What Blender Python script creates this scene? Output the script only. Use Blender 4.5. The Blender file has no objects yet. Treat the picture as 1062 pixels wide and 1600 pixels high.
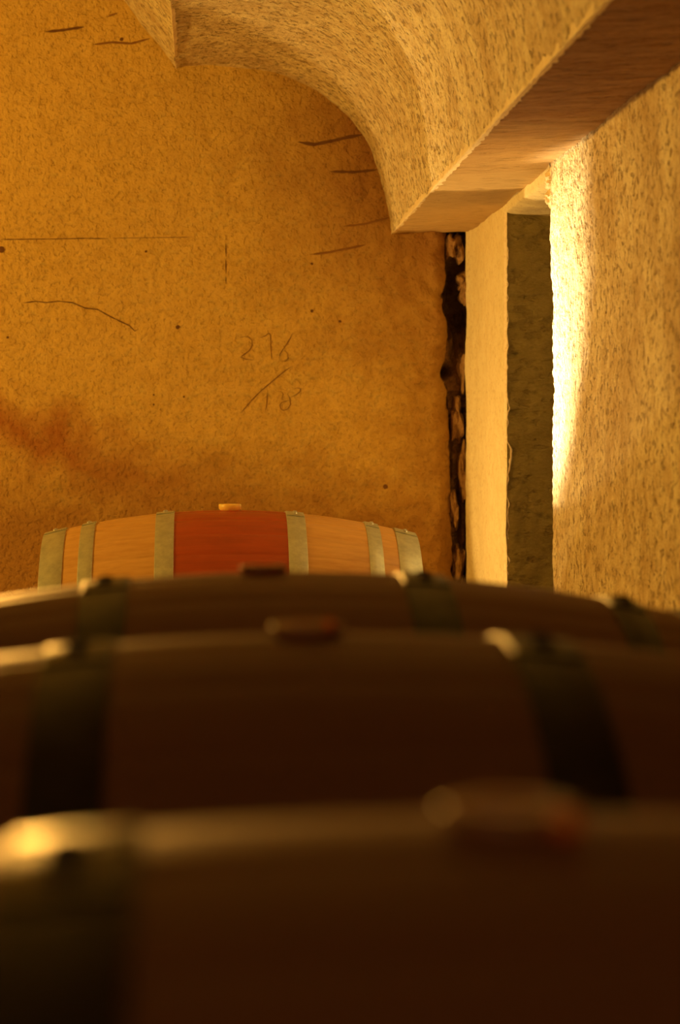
import bpy, bmesh, math, random
import numpy as np
from mathutils import Vector, Matrix, noise, Euler

random.seed(7)
S = bpy.context.scene
COL = S.collection
PI = math.pi

# ------------------------------------------------------------------ camera
# gallery axis = +Y, X to the right, Z up.  Vanishing point of the gallery in the photograph: (316, 687)
F = 3344.0                       # focal length in pixels of the 1062x1600 frame
EYE = 1.0
cd = bpy.data.cameras.new('camera')
cam = bpy.data.objects.new('camera', cd); COL.objects.link(cam)
cam.location = (0, 0, EYE)
cam.rotation_euler = (PI/2, 0, 0)
cd.sensor_fit = 'VERTICAL'; cd.sensor_height = 36; cd.sensor_width = 36*1062/1600
cd.lens = F/1600*36
cd.shift_x = (531-316)/1600.0
cd.shift_y = -(800-687)/1600.0
cd.clip_start = 0.02
cd.dof.use_dof = True
cd.dof.focus_distance = 5.6
cd.dof.aperture_fstop = 4.6
S.camera = cam

def P(px, py, d):                # pixel of the photograph -> point at depth d
    return Vector(((px-316)/F*d, d, EYE-(py-687)/F*d))

# ------------------------------------------------------------------ world, light, exposure
w = bpy.data.worlds.new('world'); S.world = w; w.use_nodes = True
w.node_tree.nodes['Background'].inputs[0].default_value = (1, .45, .12, 1)
w.node_tree.nodes['Background'].inputs[1].default_value = 0.004
S.view_settings.view_transform = 'Standard'; S.view_settings.look = 'None'
S.view_settings.gamma = 1; S.view_settings.use_curve_mapping = False
S.view_settings.exposure = 0.0

WARM = (1, .53, .085)
def point(name, loc, power, col=WARM, r=.05):
    l = bpy.data.lights.new(name, 'POINT'); l.energy = power; l.color = col; l.shadow_soft_size = r
    o = bpy.data.objects.new(name, l); o.location = loc; COL.objects.link(o); return o
def spot(name, loc, target, power, angle, blend, col=WARM, r=.04, scale=(1,1,1)):
    l = bpy.data.lights.new(name, 'SPOT'); l.energy = power; l.color = col; l.shadow_soft_size = r
    l.spot_size = math.radians(angle); l.spot_blend = blend
    o = bpy.data.objects.new(name, l); o.location = loc
    o.rotation_euler = (Vector(target)-Vector(loc)).to_track_quat('-Z', 'Y').to_euler()
    o.scale = scale; COL.objects.link(o); return o
# wall lamp far to the left of the frame, its light grazing the end wall
spot('wall_lamp', (-3.4, 4.75, 1.45), (0.3, 6.1, 1.45), 380, 110, .35, r=.07)
# added rim light beside the last barrel, left of the frame, skimming along the row over the crowns of the near barrels
spot('added_rim_light', (-.78, 6.25, 1.26), (0.08, .9, .88), 430, 17, .35, col=(1, .46, .07), r=.03)
# weak fill light added far behind the camera for the barrel fronts
point('added_front_fill', (-1.6, -3.2, 1.7), 34, col=(1, .70, .40), r=.1)
# floor uplight standing behind the last barrel, turned to the pilaster and the side wall
spot('floor_uplight', (0.02, 6.38, .72), (0.877, 5.80, 1.02), 22, 140, .12, col=(1, .62, .19), r=.025)
# narrow spotlight on the edge of the side wall
spot('narrow_spotlight', (0.30, 6.30, .70), (0.877, 5.32, 1.22), 800, 38, 1.0, col=(1, .80, .46), r=.02, scale=(.46, 1, 1))

# added wider, weaker companion of the narrow spotlight, cut off low on the side wall
spot('added_wide_spotlight', (0.30, 6.30, .70), (0.877, 5.10, 1.55), 42, 54, .10, col=(1, .66, .25), r=.012)

# ------------------------------------------------------------------ helpers
def nz(x, y, z, s): return noise.noise(Vector((x*s, y*s, z*s)))
def link(name, me, mat=None, parent=None, smooth=True):
    if mat: me.materials.append(mat)
    if smooth: me.polygons.foreach_set('use_smooth', [True]*len(me.polygons))
    o = bpy.data.objects.new(name, me); COL.objects.link(o)
    if parent: o.parent = parent
    return o
def grid(name, f, us, vs, mat=None, parent=None, flip=False, smooth=True):
    nu, nv = len(us), len(vs)
    verts = [f(u, v) for v in vs for u in us]
    faces = []
    for j in range(nv-1):
        for i in range(nu-1):
            a = j*nu+i; q = (a, a+1, a+nu+1, a+nu)
            faces.append(q[::-1] if flip else q)
    me = bpy.data.meshes.new(name); me.from_pydata(verts, [], faces); me.update()
    return link(name, me, mat, parent, smooth)
def bmobj(name, bm, mat=None, parent=None, smooth=False):
    me = bpy.data.meshes.new(name); bm.to_mesh(me); bm.free()
    return link(name, me, mat, parent, smooth)
def steps(*segs):                # (start, end, step) ... joined
    out = []
    for a, b, s in segs:
        n = max(1, int(round((b-a)/s)))
        out += [a+(b-a)*i/n for i in range(n)]
    out.append(segs[-1][1]); return out

# ------------------------------------------------------------------ materials
def newmat(name):
    m = bpy.data.materials.new(name); m.use_nodes = True
    nt = m.node_tree; b = nt.nodes['Principled BSDF']
    return m, nt, b
def N(nt, t, **kw):
    n = nt.nodes.new(t)
    for k, v in kw.items():
        if k in n.inputs.keys(): n.inputs[k].default_value = v
        else: setattr(n, k, v)
    return n
def ramp(nt, fac, stops):
    r = nt.nodes.new('ShaderNodeValToRGB'); e = r.color_ramp.elements
    while len(e) < len(stops): e.new(.5)
    for i, (p, c) in enumerate(stops):
        e[i].position = p; e[i].color = (c[0], c[1], c[2], 1)
    nt.links.new(fac, r.inputs[0]); return r
def mix(nt, fac, a, b, mode='MIX'):
    n = nt.nodes.new('ShaderNodeMix'); n.data_type = 'RGBA'; n.blend_type = mode
    for k, v in ((0, fac), (6, a), (7, b)):
        if isinstance(v, bpy.types.NodeSocket): nt.links.new(v, n.inputs[k])
        else: n.inputs[k].default_value = v if k == 0 else (v[0], v[1], v[2], 1)
    return n.outputs[2]
def math_(nt, op, a, b=0, c=0, clamp=False):
    n = nt.nodes.new('ShaderNodeMath'); n.operation = op; n.use_clamp = clamp
    for k, v in enumerate((a, b, c)):
        if isinstance(v, bpy.types.NodeSocket): nt.links.new(v, n.inputs[k])
        else: n.inputs[k].default_value = v
    return n.outputs[0]

def stone(name, light, dark, fleck, stretch=(1,1,1), fl_scale=55, fl_amt=.7, bump=.5, bdist=.006, patch=2.5, extra=None):
    m, nt, b = newmat(name)
    tc = N(nt, 'ShaderNodeTexCoord')
    mp = N(nt, 'ShaderNodeMapping'); mp.inputs['Scale'].default_value = stretch
    nt.links.new(tc.outputs['Object'], mp.inputs[0])
    def noi(scale, detail=4, rough=.6, src=mp):
        n = N(nt, 'ShaderNodeTexNoise', Scale=scale, Detail=detail, Roughness=rough)
        nt.links.new(src.outputs[0] if src is mp else tc.outputs['Object'], n.inputs['Vector']); return n.outputs[0]
    big = noi(patch, 5, .6, tc); mid = noi(22, 5, .65); fine = noi(fl_scale, 3, .6); vf = noi(190, 3, .7)
    c = ramp(nt, big, [(.35, dark), (.65, light)]).outputs[0]
    c = mix(nt, .6, c, ramp(nt, mid, [(.40, dark), (.57, light)]).outputs[0])
    fm = ramp(nt, fine, [(.34, (1,1,1)), (.45, (0,0,0))]).outputs[0]
    c = mix(nt, math_(nt, 'MULTIPLY', fm, fl_amt), c, fleck)
    c = mix(nt, .4, c, ramp(nt, vf, [(.36, dark), (.62, light)]).outputs[0])
    if extra: c = extra(nt, tc, c, noi)
    nt.links.new(c, b.inputs['Base Color'])
    b.inputs['Roughness'].default_value = .9
    b.inputs['Specular IOR Level'].default_value = .15
    h = math_(nt, 'ADD', math_(nt, 'MULTIPLY', mid, .8), math_(nt, 'MULTIPLY', fine, .9))
    h = math_(nt, 'ADD', h, math_(nt, 'MULTIPLY', vf, .25))
    h = math_(nt, 'SUBTRACT', h, math_(nt, 'MULTIPLY', fm, .35))
    bp = N(nt, 'ShaderNodeBump', Strength=bump, Distance=bdist)
    nt.links.new(h, bp.inputs['Height']); nt.links.new(bp.outputs[0], b.inputs['Normal'])
    return m

def patches(nt, tc, c, noi):
    # pale and brown streaky patches, drawn out vertically
    mp = N(nt, 'ShaderNodeMapping'); mp.inputs['Scale'].default_value = (5, 5, 2.2); nt.links.new(tc.outputs['Object'], mp.inputs[0])
    n = N(nt, 'ShaderNodeTexNoise', Scale=1.0, Detail=7, Roughness=.72); nt.links.new(mp.outputs[0], n.inputs['Vector'])
    k = ramp(nt, n.outputs[0], [(.46, (0,0,0)), (.62, (1,1,1))]).outputs[0]
    return mix(nt, math_(nt, 'MULTIPLY', k, .42), c, (.52, .33, .13))
def ledge_falloff(nt, tc, c, noi):
    # light falloff painted into the ledge: pale at the back, brown towards the camera
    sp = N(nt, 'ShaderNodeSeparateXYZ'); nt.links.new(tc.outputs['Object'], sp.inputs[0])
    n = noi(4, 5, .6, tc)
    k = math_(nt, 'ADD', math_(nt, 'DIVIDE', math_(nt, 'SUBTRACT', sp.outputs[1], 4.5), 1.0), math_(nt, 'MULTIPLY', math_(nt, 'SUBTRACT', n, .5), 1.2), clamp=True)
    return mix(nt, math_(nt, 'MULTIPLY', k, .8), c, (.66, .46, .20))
def stains_and_shade(nt, tc, c, noi):
    # rusty seepage stain low on the left and painted shade below the arch (object space of the end wall)
    sp = N(nt, 'ShaderNodeSeparateXYZ'); nt.links.new(tc.outputs['Object'], sp.inputs[0])
    X, Z = sp.outputs[0], sp.outputs[2]
    n1 = noi(5, 5, .6, tc)
    # band: from (-.66, 1.06) descending to (.2, .80)
    l = math_(nt, 'ADD', Z, math_(nt, 'MULTIPLY', X, .36))
    l = math_(nt, 'ADD', l, math_(nt, 'MULTIPLY', math_(nt, 'SUBTRACT', n1, .5), .45))
    d = math_(nt, 'ABSOLUTE', math_(nt, 'SUBTRACT', l, .812))
    band = math_(nt, 'SUBTRACT', 1, math_(nt, 'DIVIDE', d, .17), clamp=True)
    fade = math_(nt, 'SUBTRACT', .55, X, clamp=True)
    c = mix(nt, math_(nt, 'MULTIPLY', math_(nt, 'MULTIPLY', band, fade), .95), c, (.38, .14, .03))
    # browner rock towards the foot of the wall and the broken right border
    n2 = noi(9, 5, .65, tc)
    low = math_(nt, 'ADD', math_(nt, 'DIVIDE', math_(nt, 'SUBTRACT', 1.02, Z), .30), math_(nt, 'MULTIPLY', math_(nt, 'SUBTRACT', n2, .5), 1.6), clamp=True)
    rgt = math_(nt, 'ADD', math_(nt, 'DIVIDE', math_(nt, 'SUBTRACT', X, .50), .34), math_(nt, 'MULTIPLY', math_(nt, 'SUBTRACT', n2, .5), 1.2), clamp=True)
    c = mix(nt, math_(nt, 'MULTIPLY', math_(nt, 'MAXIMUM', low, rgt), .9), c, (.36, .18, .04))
    # brown shade painted in near the arch's inner corner
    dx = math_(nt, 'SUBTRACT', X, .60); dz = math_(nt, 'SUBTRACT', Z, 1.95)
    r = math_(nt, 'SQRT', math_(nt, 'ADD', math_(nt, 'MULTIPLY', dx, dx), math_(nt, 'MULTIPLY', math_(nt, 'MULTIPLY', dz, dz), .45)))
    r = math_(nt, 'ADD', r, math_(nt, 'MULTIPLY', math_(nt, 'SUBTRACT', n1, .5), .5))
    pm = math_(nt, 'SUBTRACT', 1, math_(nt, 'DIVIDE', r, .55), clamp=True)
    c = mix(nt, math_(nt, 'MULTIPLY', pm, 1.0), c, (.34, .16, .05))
    return c

M_back = stone('limestone_end_wall', (.78, .53, .135), (.60, .375, .075), (.42, .21, .04), fl_scale=75, fl_amt=.15, bump=.8, bdist=.009, extra=stains_and_shade)
M_side = stone('limestone_side_wall', (1, .88, .56), (.58, .39, .16), (.22, .10, .03), fl_scale=60, fl_amt=.9, bump=1, bdist=.012, extra=patches)
M_arch = stone('limestone_arch', (1, .90, .58), (.64, .45, .21), (.22, .10, .03), fl_scale=52, fl_amt=.9, bump=1, bdist=.016, extra=patches)
M_under = stone('limestone_ledge', (.46, .25, .09), (.24, .11, .03), (.13, .06, .02), stretch=(.35, 1, 1), fl_scale=50, fl_amt=.7, bump=1, bdist=.009, extra=ledge_falloff)
M_pil = stone('limestone_pilaster', (.86, .76, .46), (.74, .60, .32), (.42, .26, .10), fl_scale=70, fl_amt=.55, bump=.3, bdist=.003)
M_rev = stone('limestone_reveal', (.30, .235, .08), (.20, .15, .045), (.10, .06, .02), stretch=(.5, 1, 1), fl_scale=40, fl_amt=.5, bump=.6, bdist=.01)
M_edge = stone('limestone_worn_edge', (.96, .84, .58), (.80, .62, .34), (.50, .32, .14), fl_scale=80, fl_amt=.5, bump=.5, bdist=.004)
M_rock = stone('crevice_rock', (.40, .24, .10), (.22, .11, .04), (.06, .03, .01), fl_scale=40, fl_amt=.6, bump=.6, bdist=.006)
M_void = stone('crevice_shadowed_rock', (.05, .035, .02), (.02, .015, .01), (.01, .01, .01), bump=.5)  # near-black: the shade of the hollow is put into the colour
M_floor = stone('cellar_floor', (.42, .32, .2), (.26, .18, .10), (.1, .06, .03), patch=1.5)
m, nt, b = newmat('scratch_groove'); b.inputs['Base Color'].default_value = (.16, .07, .02, 1); b.inputs['Roughness'].default_value = 1
M_scr = m
m, nt, b = newmat('faint_scratch_groove'); b.inputs['Base Color'].default_value = (.26, .12, .03, 1); b.inputs['Roughness'].default_value = 1
M_scr2 = m

# ------------------------------------------------------------------ room shell
D = 7.0; XW = (735-316)/F*D            # end wall depth, side wall plane (.877)
Y1, Y2 = 5.41, 6.19                    # opening in the side wall
ZL = EYE+(687-360)/F*D                 # ledge underside height (1.685)

def struct(o): o['kind'] = 'structure'; return o

def edge_x(z):                          # ragged right border of the end wall
    pts = [(.40, .822), (.60, .820), (.78, .815), (.95, .812), (1.10, .806), (1.18, .795), (1.225, .780), (1.27, .798),
           (1.36, .806), (1.42, .792), (1.47, .786), (1.53, .800), (1.60, .795), (1.70, .80)]
    if z <= pts[0][0]: x = pts[0][1]
    elif z >= pts[-1][0]: x = pts[-1][1]
    else:
        for (a, xa), (b_, xb) in zip(pts, pts[1:]):
            if a <= z <= b_:
                t = (z-a)/(b_-a); x = xa+(xb-xa)*t; break
    return x+.008*nz(3, 1, z, 22)+.004*nz(1, 5, z, 60)
def back_h(x, z):   # relief in metres
    return _back_h(x, z)
def _back_h(x, z):                       # how far the rock stands proud of the end wall plane
    return (.006*nz(x, 0, z, 3)+.0032*nz(x, 4, z, 14)+.0016*nz(x, 9, z, 45)
            + .014*max(0, (x-.30)/.45)*nz(x, 2, z, 22)+.0022*nz(x, 6, z, 27))
def back(u, z):
    xe = edge_x(z)
    if u <= .62: x = u; y = D-back_h(x, z)
    else:
        t = (u-.62)/(.86-.62)
        if t <= .8:
            x = .62+(xe-.62)*t/.8
            k = max(0, (t/.8-.72)/.28); y = D-back_h(x, z)+.035*k**2.4
        else:
            s = (t-.8)/.2; x = xe+.012*s*(1-s)-.01*s; y = D+.035+.26*s
    return (x, y, z)
wall_back = struct(grid('wall_back', back, steps((-4.6, -.8, .12), (-.8, .62, .0085), (.62, .86, .004)),
                        steps((0, .45, .06), (.45, 2.6, .0085), (2.6, 3.6, .12)), M_back))

# dark hollow behind the crevice
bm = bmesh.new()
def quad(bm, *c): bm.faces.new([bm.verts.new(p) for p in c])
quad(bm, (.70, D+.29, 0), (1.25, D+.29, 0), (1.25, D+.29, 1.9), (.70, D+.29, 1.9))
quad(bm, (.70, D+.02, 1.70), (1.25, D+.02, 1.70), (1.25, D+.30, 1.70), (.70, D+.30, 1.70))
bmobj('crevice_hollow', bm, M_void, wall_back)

def fill(u, z):
    x = .775+.13*u
    y = D+.085+.05*nz(x, 1, z, 9)+.035*nz(x, 5, z, 24)+.012*nz(x, 2, z, 70)
    hole = math.exp(-((z-1.47)/.12)**4)+.9*math.exp(-((z-1.225)/.022)**2-((u-.15)/.25)**2)+.5*max(0, nz(u, 0, z, 8))
    return (x, min(y+.16*hole, D+.27), z)
grid('crevice_rubble', fill, steps((0, 1, .07)), steps((.45, 1.70, .008)), M_rock, wall_back, smooth=False)['kind'] = 'stuff'

def lump(name, c, r, mat, parent, seed, sub=3, rough=.35):
    bm = bmesh.new(); bmesh.ops.create_icosphere(bm, subdivisions=sub, radius=1)
    for v in bm.verts:
        n = 1+rough*noise.noise(v.co*1.3+Vector((seed*3.1, 0, seed)))+rough*.4*noise.noise(v.co*4+Vector((seed, 7, 0)))
        v.co = Vector((v.co.x*r[0]*n+c[0], v.co.y*r[1]*n+c[1], v.co.z*r[2]*n+c[2]))
    return bmobj(name, bm, mat, parent, False)
for i, (px, py, d, rx, rz) in enumerate([(716, 388, 7.06, .020, .045), (728, 455, 7.05, .020, .045), (725, 440, 7.07, .026, .028),
        (704, 385, 7.05, .018, .04), (722, 585, 7.08, .018, .07), (714, 655, 7.07, .022, .07), (722, 740, 7.06, .014, .09), (709, 800, 7.06, .016, .06), (716, 880, 7.06, .02, .06)]):
    p = P(px, py, d); lump('rock', p, (rx, .05, rz), M_rock, wall_back, i, 3, .6)

# side wall: vertical sheets that follow a plan path, stone relief pushed along the normal
def plan_wall(name, path, zs, mat, parent, amp, seed=0, edge=None):
    path = [Vector((p[0], p[1], 0)) for p in path]
    nrm = []
    for i in range(len(path)):
        a = path[max(0, i-1)]; b_ = path[min(len(path)-1, i+1)]
        t = (b_-a).normalized(); nrm.append(Vector((-t.y, t.x, 0)))
    def f(i, z):
        i = int(i); p = path[i]
        h = amp(p, z)
        q = p+nrm[i]*h
        return (q.x, q.y, z)
    return grid(name, f, list(range(len(path))), zs, mat, parent)
def dense(pts, step_list):
    out = []
    for (a, b_), s in zip(zip(pts, pts[1:]), step_list):
        a = Vector(a); b_ = Vector(b_); n = max(1, int(round((b_-a).length/s)))
        out += [tuple(a+(b_-a)*k/n) for k in range(n)]
    out.append(pts[-1]); return out
def amp_near(p, z):
    x, y = p.x, p.y
    # swinging tool marks centred on the top corner of the opening
    r = math.hypot(y-5.41, (z-1.66)*1.0)
    rip = .0014*math.sin(r*2*PI/.030+3*nz(x, y, z, 4))*math.exp(-((r-.5)/.5)**2)
    return .010*nz(x, y, z, 2)+.004*nz(x, y, z, 12)+.0025*nz(x, y, z, 32)+rip
near_path = dense([(XW, -5), (XW, 3.4), (XW, 5.375), (XW+.003, 5.397), (XW+.016, 5.41), (XW+.06, 5.42), (2.4, 5.43)], [.2, .014, .006, .006, .01, .1])
zs_r = steps((0, .5, .06), (.5, 1.70, .0085))
wall_right = struct(plan_wall('wall_right', near_path, zs_r, M_side, None, amp_near))
def amp_pil(p, z):
    e = .006*nz(p.x, p.y, z, 6)+.0018*nz(p.x, p.y, z, 30)
    return e
pil_path = dense([(2.4, 6.2), (1.15, 6.195), (XW+.004, 6.19), (XW, 6.196), (XW, 6.85), (.866, 6.97), (.862, 7.0), (.868, 7.02), (1.22, 7.05)], [.1, .008, .005, .012, .01, .01, .01, .05])
split = next(i for i, p in enumerate(pil_path) if abs(p[0]-(XW+.004)) < 1e-6)
def amp_rev(p, z):
    # slanting pick marks cut across the reveal
    s = z+.25*(p.x-XW)*math.sin(z*3)+.04*nz(p.x, 0, z, 3)
    k = abs((s/.085) % 1-.5)*2
    k2 = max(0, 1-k/.16)*(.5+nz(p.x*2, 8, z, 7))
    return .008*nz(p.x, 3, z, 5)+.003*nz(p.x, 1, z, 25)-.013*k2
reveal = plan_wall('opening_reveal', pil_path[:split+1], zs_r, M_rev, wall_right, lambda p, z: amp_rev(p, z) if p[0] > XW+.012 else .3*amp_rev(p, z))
pil = plan_wall('pilaster', pil_path[split:], zs_r, M_pil, wall_right, amp_pil)
# broken arris between reveal and pilaster
def arris(u, z):
    w_ = .007+.009*max(0, nz(2, 2, z, 16))+.006*max(0, nz(5, 1, z, 50))
    if z < 1.12: w_ += .030*max(0, nz(1, 9, z, 9))+.012*max(0, nz(4, 9, z, 30))
    a = min(u, 1)*PI/2
    return (XW-.003+w_*min(u, 1)-.004*max(0, u-1), 6.205-.016*math.sin(a)-.003*abs(nz(3, u, z, 40))+.04*max(0, u-1), z)
grid('broken_arris', arris, [i/5 for i in range(6)]+[1.5, 2], steps((.45, 1.68, .006)), M_edge, wall_right)
# end of the side opening and its ceiling
bm = bmesh.new()
quad(bm, (2.4, 5.4, 0), (2.4, 6.25, 0), (2.4, 6.25, 1.75), (2.4, 5.4, 1.75))
bmobj('opening_end', bm, M_rev, wall_right)
def ope(u, v):                           # ceiling of the opening, with its bruised front lip
    x = XW-.006+u; y = Y1-.03+(Y2-Y1+.06)*v
    z = 1.650+.006*nz(x, y, 0, 8)+.003*nz(x, y, 0, 30)+.012*math.exp(-u/.02)
    if u == 0: z = ZL+.02; x += .004*nz(1, y, 3, 14)
    return (x, y, z)
grid('opening_ceiling', ope, [0, .004, .01, .02, .035, .05]+steps((.07, 1.55, .03)), steps((0, 1, .012)), M_pil, wall_right, flip=True)
lump('rock_nib', (XW+.012, Y1-.005, 1.658), (.022, .05, .024), M_edge, wall_right, 3, 4, .5)
lump('rock_nib', (XW+.008, Y1+.03, 1.615), (.014, .04, .02), M_edge, wall_right, 8, 4, .5)

# vault: profile swept along the gallery
arc = [(275,105),(290,103.3),(310,102.5),(330,102.8),(350,104),(375,106.5),(400,110),(425,115),(450,122),(470,130),(490,140),(506,150),(522,163),(537,176),(551,191),(564,208),(575,225),(583,242),(590,262),(596,282),(601,303),(605,320),(608,337),(610.5,352),(612,365)]
prof = [((x-316)/F*D, EYE+(687-y)/F*D) for x, y in arc]
def resample(pts, st):
    pts = [Vector((p[0], 0, p[1])) for p in pts]; out = []
    for a, b_ in zip(pts, pts[1:]):
        n = max(1, int(round((b_-a).length/st)))
        out += [a+(b_-a)*k/n for k in range(n)]
    out.append(pts[-1]); return out
def sweep(name, prof, ys, mat, parent, amp, keep=True, st=.009):
    pr = resample(prof, st)
    # smooth the polyline a little
    for _ in range(6):
        pr = [pr[0]]+[(pr[i-1]+2*pr[i]+pr[i+1])/4 for i in range(1, len(pr)-1)]+[pr[-1]]
    nr = []
    for i in range(len(pr)):
        t = (pr[min(i+1, len(pr)-1)]-pr[max(0, i-1)]).normalized(); nr.append(Vector((t.z, 0, -t.x)))
    def f(i, y):
        i = int(i); p = pr[i]
        q = p+nr[i]*amp(p, y)
        return (q.x, y, q.z)
    return grid(name, f, list(range(len(pr))), ys, mat, parent)
ys_c = steps((-5, 3.0, .2), (3.0, 7.02, .014))
def amp_arch(p, y):
    return .008*nz(p.x, y, p.z, 3)+.0045*nz(p.x, y, p.z, 13)+.003*nz(p.x, y, p.z, 34)
ceiling = struct(sweep('ceiling', prof, ys_c, M_arch, None, amp_arch))
P0, P1 = prof[0], prof[-1]
left_prof = [(-4.5, 1.9), (-4.2, 2.5), (-3.5, 3.05), (-2.6, 3.3), (-1.7, 3.25), (-.95, 3.02), (-.55, 2.77), (-.253, 2.438), P0]
sweep('left_vault', left_prof, ys_c, M_arch, ceiling, lambda p, y: amp_arch(p, y) if p.x > -.9 else .01*nz(p.x, y, p.z, 2), st=.02)
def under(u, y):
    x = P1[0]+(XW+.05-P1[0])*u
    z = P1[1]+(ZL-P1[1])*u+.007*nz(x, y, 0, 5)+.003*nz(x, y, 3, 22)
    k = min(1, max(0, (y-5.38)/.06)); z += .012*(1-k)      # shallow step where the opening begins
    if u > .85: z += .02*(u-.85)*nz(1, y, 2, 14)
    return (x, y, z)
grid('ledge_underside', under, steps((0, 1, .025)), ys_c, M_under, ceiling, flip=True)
# worn pale arrises of the vault
def worn(pt, wa, wb, na, nb, name, sd):
    def f(u, y):
        k = .65+.8*abs(nz(sd, y, 0, 13))+.5*abs(nz(sd, y, 4, 45))
        st_ = .012*(1-min(1, max(0, (y-5.38)/.06))) if name == 'worn_edge' and sd == 1 else 0
        base = Vector((pt[0], y, pt[1]))
        A = Vector((na[0], 0, na[1])); B = Vector((nb[0], 0, nb[1]))
        out = -(A+B).normalized()*.0045
        if u <= 0: q = base+A*wa*k*(-u)
        else: q = base+B*wb*k*u
        q = q+out*(1-abs(u)*1.3)+Vector((0, 0, -.004*nz(sd, y, u, 30)))
        return tuple(q)
    return grid(name, f, [-1, -.6, -.25, 0, .25, .6, 1], steps((3.0, 7.0, .014)), M_edge, ceiling)
worn(P1, .020, .012, (-.12, .99), (1, .0), 'worn_edge', 1)
worn(P0, .010, .010, (-.6, .8), (1, .03), 'worn_edge', 5)

# rest of the shell, beyond the frame
bm = bmesh.new()
quad(bm, (-4.55, -5, 0), (-4.55, 7.1, 0), (-4.55, 7.1, 2.1), (-4.55, -5, 2.1)); struct(bmobj('wall_left', bm, M_floor))
bm = bmesh.new()
quad(bm, (-4.6, -5, 0), (1.0, -5, 0), (1.0, -5, 3.5), (-4.6, -5, 3.5)); struct(bmobj('wall_front', bm, M_floor))
struct(grid('floor', lambda x, y: (x, y, -.004+.004*nz(x, y, 0, 4)), steps((-4.7, 2.5, .12)), steps((-5.1, 7.4, .12)), M_floor))

# scratches, cracks and the two numbers scored into the end wall: thin grooved strokes lying in the rock
def stroke(name, pts, wpx, mat, label=None, taper=True):
    q = []
    for a, b_ in zip(pts, pts[1:]):
        n = max(1, int(math.hypot(b_[0]-a[0], b_[1]-a[1])/3))
        q += [(a[0]+(b_[0]-a[0])*k/n, a[1]+(b_[1]-a[1])*k/n) for k in range(n)]
    q.append(pts[-1]); n = len(q)
    verts, faces = [], []
    for i, (x, y) in enumerate(q):
        a = q[max(0, i-1)]; b_ = q[min(n-1, i+1)]
        t = Vector((b_[0]-a[0], b_[1]-a[1])).normalized(); nn = Vector((-t.y, t.x))
        wd = wpx/2*(min(1, (i+.4)/4, (n-i-.6)/4) if taper else 1)*(1+.5*nz(x, y, 0, .13))
        for s, dep in ((-1, .0012), (-.35, .0022), (.35, .0022), (1, .0012)):
            p = P(x+nn.x*wd*s, y+nn.y*wd*s, D); h = back_h(p.x, p.z)
            verts.append((p.x, D-h-dep, p.z))
        if i:
            for k in range(3):
                o = (i-1)*4+k; faces.append((o, o+4, o+5, o+1))
    me = bpy.data.meshes.new(name); me.from_pydata(verts, [], faces); me.update()
    o = link(name, me, mat, wall_back)
    if label: o['label'] = label
    return o
def Z(box, pts):                         # points read in a zoomed crop (x0, y0, scale)
    x0, y0, s = box; return [(x0+a/s, y0+b_/s) for a, b_ in pts]
g = (340, 500, 7.586)
for pts in ([(255,215),(320,195),(370,205),(408,245),(405,310),(375,360),(330,395),(270,440),(330,465),(440,472)],
            [(505,210),(570,185),(605,155),(625,180),(628,290),(640,470)],
            [(890,148),(860,215),(815,290),(775,345),(735,410),(730,460),(750,495)], [(795,360),(825,400),(835,455),(800,490),(750,495)]):
    stroke('scored_digit', Z(g, pts), 1.3, M_scr2, 'digit of the scored number 216')
for pts in ([(590,830),(588,900),(580,1000),(560,1105)],
            [(700,850),(750,845),(775,880),(760,935),(800,970)],[(840,850),(828,880),(855,930),(862,1000),(830,1055),(780,1072),(748,1055),(735,1010),(760,975),(850,950)],
            [(880,825),(940,805),(985,815),(975,850),(930,885),(865,915)], [(925,690),(965,740),(992,775)]):
    stroke('scored_digit', Z(g, pts), 1.2, M_scr2, 'digit scored below the slanting line')
stroke('slanting_scratch', Z(g, [(270,1105),(340,1025),(395,960),(490,860),(600,765),(690,690),(800,600),(875,550)]), 1.4, M_scr2)
g = (0, 340, 3.54)
stroke('ruled_line', Z(g, [(0,121),(120,120),(330,117),(480,115),(600,117)]), 1.3, M_scr)
stroke('ruled_line', Z(g, [(620,114),(800,112),(1060,108)]), .8, M_scr2)
stroke('crack', Z(g, [(125,472),(200,463),(260,470),(320,462),(400,470),(470,500),(540,508),(600,542),(660,572),(715,597),(745,628),(765,615)]), 1.7, M_scr)
stroke('crack', Z(g, [(665,455),(685,485)]), 1.4, M_scr2)
for s_, e_ in ((368, 376), (380, 402), (404, 428), (431, 444)):
    stroke('plumb_mark', [(352.5, s_), (353, e_)], 2.0, M_scr)
for pts, w_ in (([(465,222),(490,226),(520,220),(545,214),(568,210)], 5), ([(515,268),(550,269),(590,265)], 4), ([(535,354),(570,350),(608,340)], 3),
                ([(485,398),(515,394),(545,388),(572,382)], 3.2), ([(70,50),(100,47),(132,42)], 4), ([(145,70),(175,66),(205,68),(235,60)], 3.5), ([(165,27),(185,20)], 3)):
    stroke('pick_mark', pts, w_, M_scr if w_ in (5, 4) else M_scr2)
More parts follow.
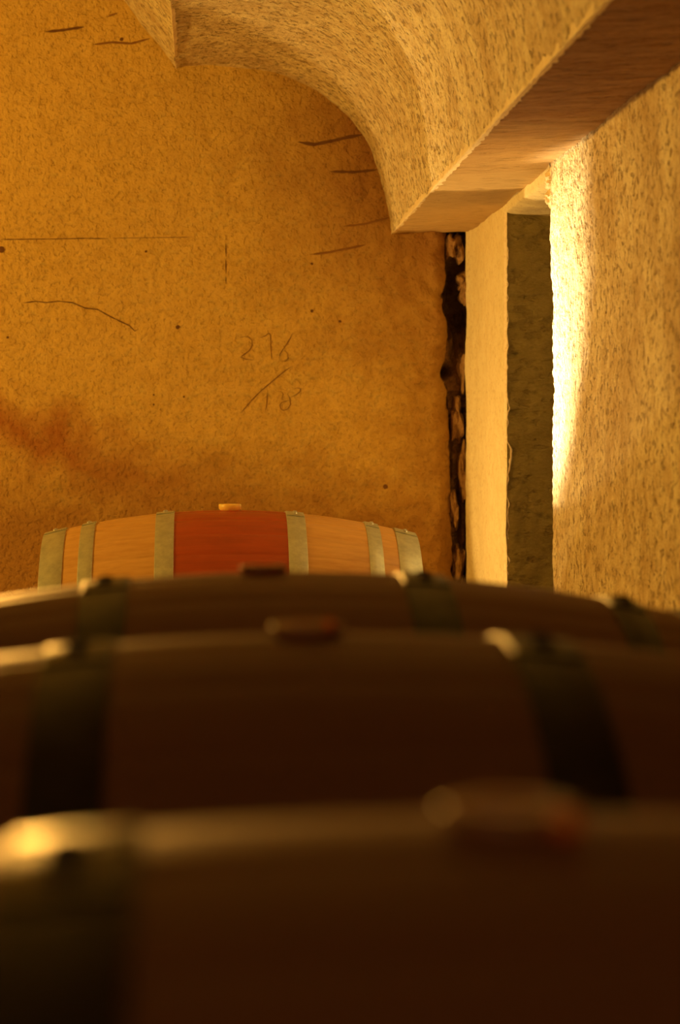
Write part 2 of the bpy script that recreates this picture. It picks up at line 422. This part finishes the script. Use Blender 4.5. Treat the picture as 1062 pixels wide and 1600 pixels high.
for (x, y, r) in ((278, 511, 3.4), (2, 390, 5.5), (228, 393, 2), (487, 486, 2.5), (531, 502, 2.2), (12, 527, 2), (287, 620, 1.5), (487, 412, 2.2), (190, 61, 3), (240, 617, 1.4), (602, 760, 4), (240, 632, 1.4), (845, 0, 0)):
    if not r: continue
    c = P(x, y, D); bm = bmesh.new()
    vs = []
    for k in range(10):
        a = 2*PI*k/10; rr = r/478*(1+.35*nz(k, x, y, .77))
        px_, pz_ = c.x+rr*math.cos(a), c.z+rr*math.sin(a)
        vs.append(bm.verts.new((px_, D-back_h(px_, pz_)-.001, pz_)))
    cv = bm.verts.new((c.x, D-back_h(c.x, c.z)-.0016, c.z))
    for k in range(10): bm.faces.new((vs[k], vs[(k+1) % 10], cv))
    bmobj('pit_mark', bm, M_scr, wall_back)

# ------------------------------------------------------------------ barrels
def wood_mat(name, base, dark, stain=None, rough=.42, bump=.12):
    m, nt, b = newmat(name)
    tc = N(nt, 'ShaderNodeTexCoord'); sp = N(nt, 'ShaderNodeSeparateXYZ'); nt.links.new(tc.outputs['Object'], sp.inputs[0])
    mp = N(nt, 'ShaderNodeMapping'); mp.inputs['Scale'].default_value = (1.6, 30, 30); nt.links.new(tc.outputs['Object'], mp.inputs[0])
    gr = N(nt, 'ShaderNodeTexNoise', Scale=3.0, Detail=6, Roughness=.65); nt.links.new(mp.outputs[0], gr.inputs['Vector'])
    mp2 = N(nt, 'ShaderNodeMapping'); mp2.inputs['Scale'].default_value = (3, 9, 9); nt.links.new(tc.outputs['Object'], mp2.inputs[0])
    bl = N(nt, 'ShaderNodeTexNoise', Scale=2.5, Detail=4, Roughness=.6); nt.links.new(mp2.outputs[0], bl.inputs['Vector'])
    c = ramp(nt, gr.outputs[0], [(.3, dark), (.62, base)]).outputs[0]
    c = mix(nt, .35, c, ramp(nt, bl.outputs[0], [(.35, dark), (.6, base)]).outputs[0])
    if stain:                            # wine red paint round the middle, ending under the inner hoops
        ax = math_(nt, 'ABSOLUTE', sp.outputs[0])
        k = math_(nt, 'LESS_THAN', ax, .160)
        s2 = ramp(nt, bl.outputs[0], [(.3, stain), (.75, tuple(v*1.5 for v in stain))]).outputs[0]
        s2 = mix(nt, .35, s2, ramp(nt, gr.outputs[0], [(.3, tuple(v*.6 for v in stain)), (.7, tuple(v*1.35 for v in stain))]).outputs[0])
        c = mix(nt, k, c, s2)
    nt.links.new(c, b.inputs['Base Color']); b.inputs['Roughness'].default_value = rough
    b.inputs['Specular IOR Level'].default_value = .4
    bp = N(nt, 'ShaderNodeBump', Strength=bump, Distance=.002); nt.links.new(gr.outputs[0], bp.inputs['Height']); nt.links.new(bp.outputs[0], b.inputs['Normal'])
    return m
M_oak = wood_mat('new_oak_red_band', (.72, .42, .12), (.56, .29, .07), stain=(.34, .055, .012), rough=.38)
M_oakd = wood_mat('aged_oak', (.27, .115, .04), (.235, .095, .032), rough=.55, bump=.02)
M_beam = wood_mat('rack_timber', (.3, .19, .09), (.18, .10, .05), rough=.7)
def steel(name, c1, c2, rough, met=.6):
    m, nt, b = newmat(name)
    tc = N(nt, 'ShaderNodeTexCoord'); n = N(nt, 'ShaderNodeTexNoise', Scale=38, Detail=6, Roughness=.7); nt.links.new(tc.outputs['Object'], n.inputs['Vector'])
    c = ramp(nt, n.outputs[0], [(.3, c1), (.7, c2)]).outputs[0]; nt.links.new(c, b.inputs['Base Color'])
    b.inputs['Metallic'].default_value = met; b.inputs['Roughness'].default_value = rough
    return m
M_hoop = steel('galvanised_hoop', (.42, .43, .32), (.62, .64, .46), .5)
M_rivet = steel('rivet_steel', (.42, .42, .36), (.6, .6, .5), .4)
M_rivetd = steel('shaded_rivet', (.03, .025, .02), (.07, .05, .035), .8, 0)  # near-black: the shadow notch at the hoop laps is put into the colour
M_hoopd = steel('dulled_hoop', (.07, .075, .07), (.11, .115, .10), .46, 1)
def bung_mat(name, col, tr):
    m, nt, b = newmat(name)
    b.inputs['Base Color'].default_value = (*col, 1); b.inputs['Roughness'].default_value = .4
    b.inputs['Subsurface Weight'].default_value = tr; b.inputs['Subsurface Radius'].default_value = (1, .6, .3)
    b.inputs['Subsurface Scale'].default_value = .03
    return m
M_bung = bung_mat('orange_silicone_bung', (1.0, .55, .12), .9)
M_bungd = bung_mat('brown_silicone_bung', (.34, .155, .055), .5)
M_nub = bung_mat("orange_plug", (1.0, .16, .005), .5)

HL = .475                                # half length of a barrel
def rad(x): return .340-.062*(abs(x)/HL)**2.0
NST = 28
def body_mesh():
    xs = [-HL+2*HL*i/44 for i in range(45)]
    angs = []
    for s in range(NST):                 # six samples per stave, the joints sunk
        a0 = 2*PI*(s+.5)/NST; w_ = 2*PI/NST
        for t, dr in ((0, -.0009), (.03, -.0001), (.25, .0001), (.5, .0002), (.75, .0001), (.97, -.0001)):
            angs.append((a0+w_*t, dr+.00012*((s*7) % 5-2)/2))
    n = len(angs); verts, faces = [], []
    for x in xs:
        for a, dr in angs:
            r = rad(x)+dr; verts.append((x, -r*math.sin(a), r*math.cos(a)))
    for j in range(len(xs)-1):
        for i in range(n):
            k = (i+1) % n; faces.append((j*n+i, j*n+k, (j+1)*n+k, (j+1)*n+i))
    # stave ends (chime) and the croze inside
    for side, j in ((-1, 0), (1, len(xs)-1)):
        prev = [j*n+i for i in range(n)]
        for (dx, dr) in ((0, -.020), (-.030, -.026)):
            base = len(verts)
            for a, _ in angs:
                r = rad(HL)+dr; verts.append((side*(HL+dx), -r*math.sin(a), r*math.cos(a)))
            for i in range(n):
                k = (i+1) % n; q = (prev[i], prev[k], base+k, base+i); faces.append(q[::-1] if side > 0 else q)
            prev = [base+i for i in range(n)]
    me = bpy.data.meshes.new('staves'); me.from_pydata(verts, [], faces); me.update()
    me.polygons.foreach_set('use_smooth', [True]*len(me.polygons))
    return me
BODY = body_mesh()
def lathe(prof, n=96, a0=0, a1=2*PI, shift=0):
    """closed profile in (x, r) turned about X"""
    full = abs(a1-a0-2*PI) < 1e-6
    cnt = n if full else n+1; verts, faces = [], []
    for i in range(cnt):
        a = a0+(a1-a0)*i/n
        for x, r in prof: verts.append((x, -r*math.sin(a), r*math.cos(a)))
    m_ = len(prof)
    for i in range(n):
        j = (i+1) % cnt
        for k in range(m_):
            l_ = (k+1) % m_; faces.append((i*m_+k, i*m_+l_, j*m_+l_, j*m_+k))
    if not full:
        faces.append(tuple(range(m_))); faces.append(tuple((cnt-1)*m_+k for k in range(m_))[::-1])
    me = bpy.data.meshes.new('hoop'); me.from_pydata(verts, [], faces); me.update()
    return me
def hoop_prof(xc, wd, off, th):
    a, b_ = xc-wd/2, xc+wd/2
    ra, rb = rad(a)+off, rad(b_)+off; rm = (rad(xc)+off)
    return [(a, ra-.001), (xc, rm-.001), (b_, rb-.001), (b_, rb+th), (b_-.0012, rb+th+.0005), (xc, rm+th+.0006), (a+.0012, ra+th+.0005), (a, ra+th)]
def planar_head():
    bm = bmesh.new(); r = rad(HL)-.024; n = 7
    zs = [-r+2*r*i/n for i in range(n+1)]
    for i in range(n):                   # seven boards across the head, small gaps
        z0, z1 = zs[i]+.0008, zs[i+1]-.0008
        pts = []
        for k in range(7):
            z = z0+(z1-z0)*k/6; pts.append((math.sqrt(max(0, r*r-z*z)), z))
        loop = [(y, z) for y, z in pts]+[(-y, z) for y, z in reversed(pts)]
        clean = []
        for q in loop:
            if not clean or (abs(clean[-1][0]-q[0])+abs(clean[-1][1]-q[1])) > 1e-5: clean.append(q)
        f = bm.faces.new([bm.verts.new((0, y, z)) for y, z in clean])
        ex = bmesh.ops.extrude_face_region(bm, geom=[f])
        for v in ex['geom']:
            if isinstance(v, bmesh.types.BMVert): v.co.x += .018
    bmesh.ops.recalc_face_normals(bm, faces=bm.faces)
    me = bpy.data.meshes.new('barrel_head'); bm.to_mesh(me); bm.free(); return me
HEAD = planar_head()
HOOPS = [(-.446, .058), (-.360, .036), (-.165, .047), (.165, .047), (.360, .036), (.446, .058)]
def part(name, me, mat, parent):
    me = me.copy(); me.materials.clear(); return link(name, me, mat, parent)

def barrel(label, group, loc, roll, yaw, mat, bungm, tab, hx=.165):
    t = bpy.data.objects.new('wine_barrel', None); COL.objects.link(t)
    t.location = loc; t.rotation_euler = (0, roll, yaw)
    t['label'] = label; t['category'] = 'barrel'; t['group'] = group
    part('staves', BODY, mat, t)
    for s in (-1, 1):
        h = part('barrel_head', HEAD, mat, t); h.location.x = s*(HL-.034)-.009; 
        for p in h.data.polygons: p.use_smooth = False
    for i, (xc, wd) in enumerate(HOOPS):
        if abs(xc) < .2: xc = math.copysign(hx, xc)
        h = part('hoop', lathe(hoop_prof(xc, wd, 0, .0018), 128), M_hoop if mat is M_oak else M_hoopd, t)
        a = tab[i]                      # overlapping strap end, riveted, near the crown
        part('hoop_lap', lathe(hoop_prof(xc, wd-.002, .0019, .0018), 10, a-.02, a+.17), M_hoop if mat is M_oak else M_hoopd, h)
        for rv, (da, dx) in enumerate(((.025, 0), (.09, 0))):
            bm = bmesh.new(); r0 = .0065 if mat is M_oak else .0085
            rings = [(r0, 0), (r0*.92, .0024), (r0*.6, .0042), (.0004, .0048)]
            vs = [[bm.verts.new((r*math.cos(k*PI/6), r*math.sin(k*PI/6), z)) for k in range(12)] for r, z in rings]
            for A, B in zip(vs, vs[1:]):
                for k in range(12): bm.faces.new((A[k], A[(k+1) % 12], B[(k+1) % 12], B[k]))
            bm.faces.new(vs[-1])
            rr = rad(xc+dx*wd)+.0036
            bmesh.ops.transform(bm, matrix=Matrix.Rotation(a+da, 4, 'X') @ Matrix.Translation((xc+dx*wd, 0, rr)), verts=bm.verts)
            bmobj('rivet', bm, M_rivet if mat is M_oak else M_rivetd, h, True)
    # bung: a tapered plug with a flat rim
    bm = bmesh.new(); rings = [(.020, -.03), (.0255, .001), (.0285, .0035), (.029, .0135), (.0275, .0155), (.016, .0150), (.014, .0125), (.0004, .0125)]
    if mat is not M_oak: rings = [(r*.84, z*.5 if z > 0 else z) for r, z in rings]
    vs = [[bm.verts.new((r*math.cos(k*PI/18), r*math.sin(k*PI/18), z+.340)) for k in range(36)] for r, z in rings]
    for A, B in zip(vs, vs[1:]):
        for k in range(36): bm.faces.new((A[k], A[(k+1) % 36], B[(k+1) % 36], B[k]))
    bm.faces.new(vs[-1]); bm.faces.new(vs[0][::-1])
    bg = bmobj('bung', bm, bungm, t, True)
    return t, bg

def seat(py_crown, t, px_c, R=.3407):    # centre of a barrel from the crown line seen at tangent depth t
    q = (py_crown-687)/F; s = q; L = math.sqrt(1+s*s)
    return Vector(((px_c-316)/F*t, t-R*s/L, EYE-q*t-R/L))
G = 'oak wine barrels lying in a row'
tl = lambda k: [k+.03*i for i in range(6)]
c1 = seat(796.5, 5.5, 359)
b1, bg1 = barrel('pale oak barrel with a wine-red middle band, last of the row before the end wall', G, c1, 0, 0, M_oak, M_bung, [-.03, -.05, -.04, .05, .05, .05])
c2 = seat(893, 2.2, 420)
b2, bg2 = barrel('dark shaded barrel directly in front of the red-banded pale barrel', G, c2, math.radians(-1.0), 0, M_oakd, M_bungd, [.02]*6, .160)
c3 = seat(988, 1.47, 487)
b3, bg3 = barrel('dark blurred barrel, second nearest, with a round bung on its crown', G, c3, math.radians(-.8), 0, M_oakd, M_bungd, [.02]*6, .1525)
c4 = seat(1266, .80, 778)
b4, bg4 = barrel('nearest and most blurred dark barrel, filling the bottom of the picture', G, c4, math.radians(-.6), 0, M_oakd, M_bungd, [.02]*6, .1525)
for bg, r_ in ((bg4, .0050), (bg3, .0035)):      # small orange bead on the near side of the bung
    lump('orange_bead', (.0155, -.0225, .3450) if bg is bg4 else (.014, -.017, .3488), (r_, r_, r_), M_nub, bg, 1, 3, .05)['label'] = 'small orange bead'

# stillage: two timbers under each group of barrels, with wedges
def timber(label, cx, ya, yb, barrels, zt):
    t = bpy.data.objects.new('rack_timber', None); COL.objects.link(t); t.location = (cx, (ya+yb)/2, 0)
    t['label'] = label; t['category'] = 'timber'; t['group'] = 'timbers under the barrels'
    bm = bmesh.new(); bmesh.ops.create_cube(bm, size=1)
    for v in bm.verts: v.co = Vector((v.co.x*.09, v.co.y*(yb-ya), v.co.z*zt+zt/2))
    bmesh.ops.bevel(bm, geom=bm.edges[:], offset=.004, segments=2, affect='EDGES')
    bmobj('rail', bm, M_beam, t)
    for c in barrels:
        for d in (-1, 1):
            bm = bmesh.new()
            R_ = .329; pts = [(d*R_*math.sin(k), -R_*math.cos(k)) for k in (.20, .24, .28)]
            loop = [(c.y+y-t.location.y, c.z+z-.002) for y, z in pts]
            loop += [(loop[-1][0]+d*.02, loop[-1][1]), (loop[-1][0]+d*.02, zt), (loop[0][0], zt)]
            A = [bm.verts.new((-.03, y, z)) for y, z in loop]; B = [bm.verts.new((.03, y, z)) for y, z in loop]
            bm.faces.new(A); bm.faces.new(B[::-1]); n = len(A)
            for k in range(n): bm.faces.new((A[k], A[(k+1) % n], B[(k+1) % n], B[k]))
            bmesh.ops.recalc_face_normals(bm, faces=bm.faces)
            bmobj('wedge', bm, M_beam, t)
xm = (c2.x+c3.x+c4.x)/3
for s_, nm in ((-1, 'left'), (1, 'right')):
    timber('timber with wedges under the %s ends of the three dark barrels' % nm, xm+s_*.26, c4.y-.3, c2.y+.3, [c2, c3, c4], min(c.z for c in (c2, c3, c4))-.334)
    timber('timber with wedges under the %s end of the red-banded barrel' % nm, c1.x+s_*.26, c1.y-.3, c1.y+.3, [c1], c1.z-.334)
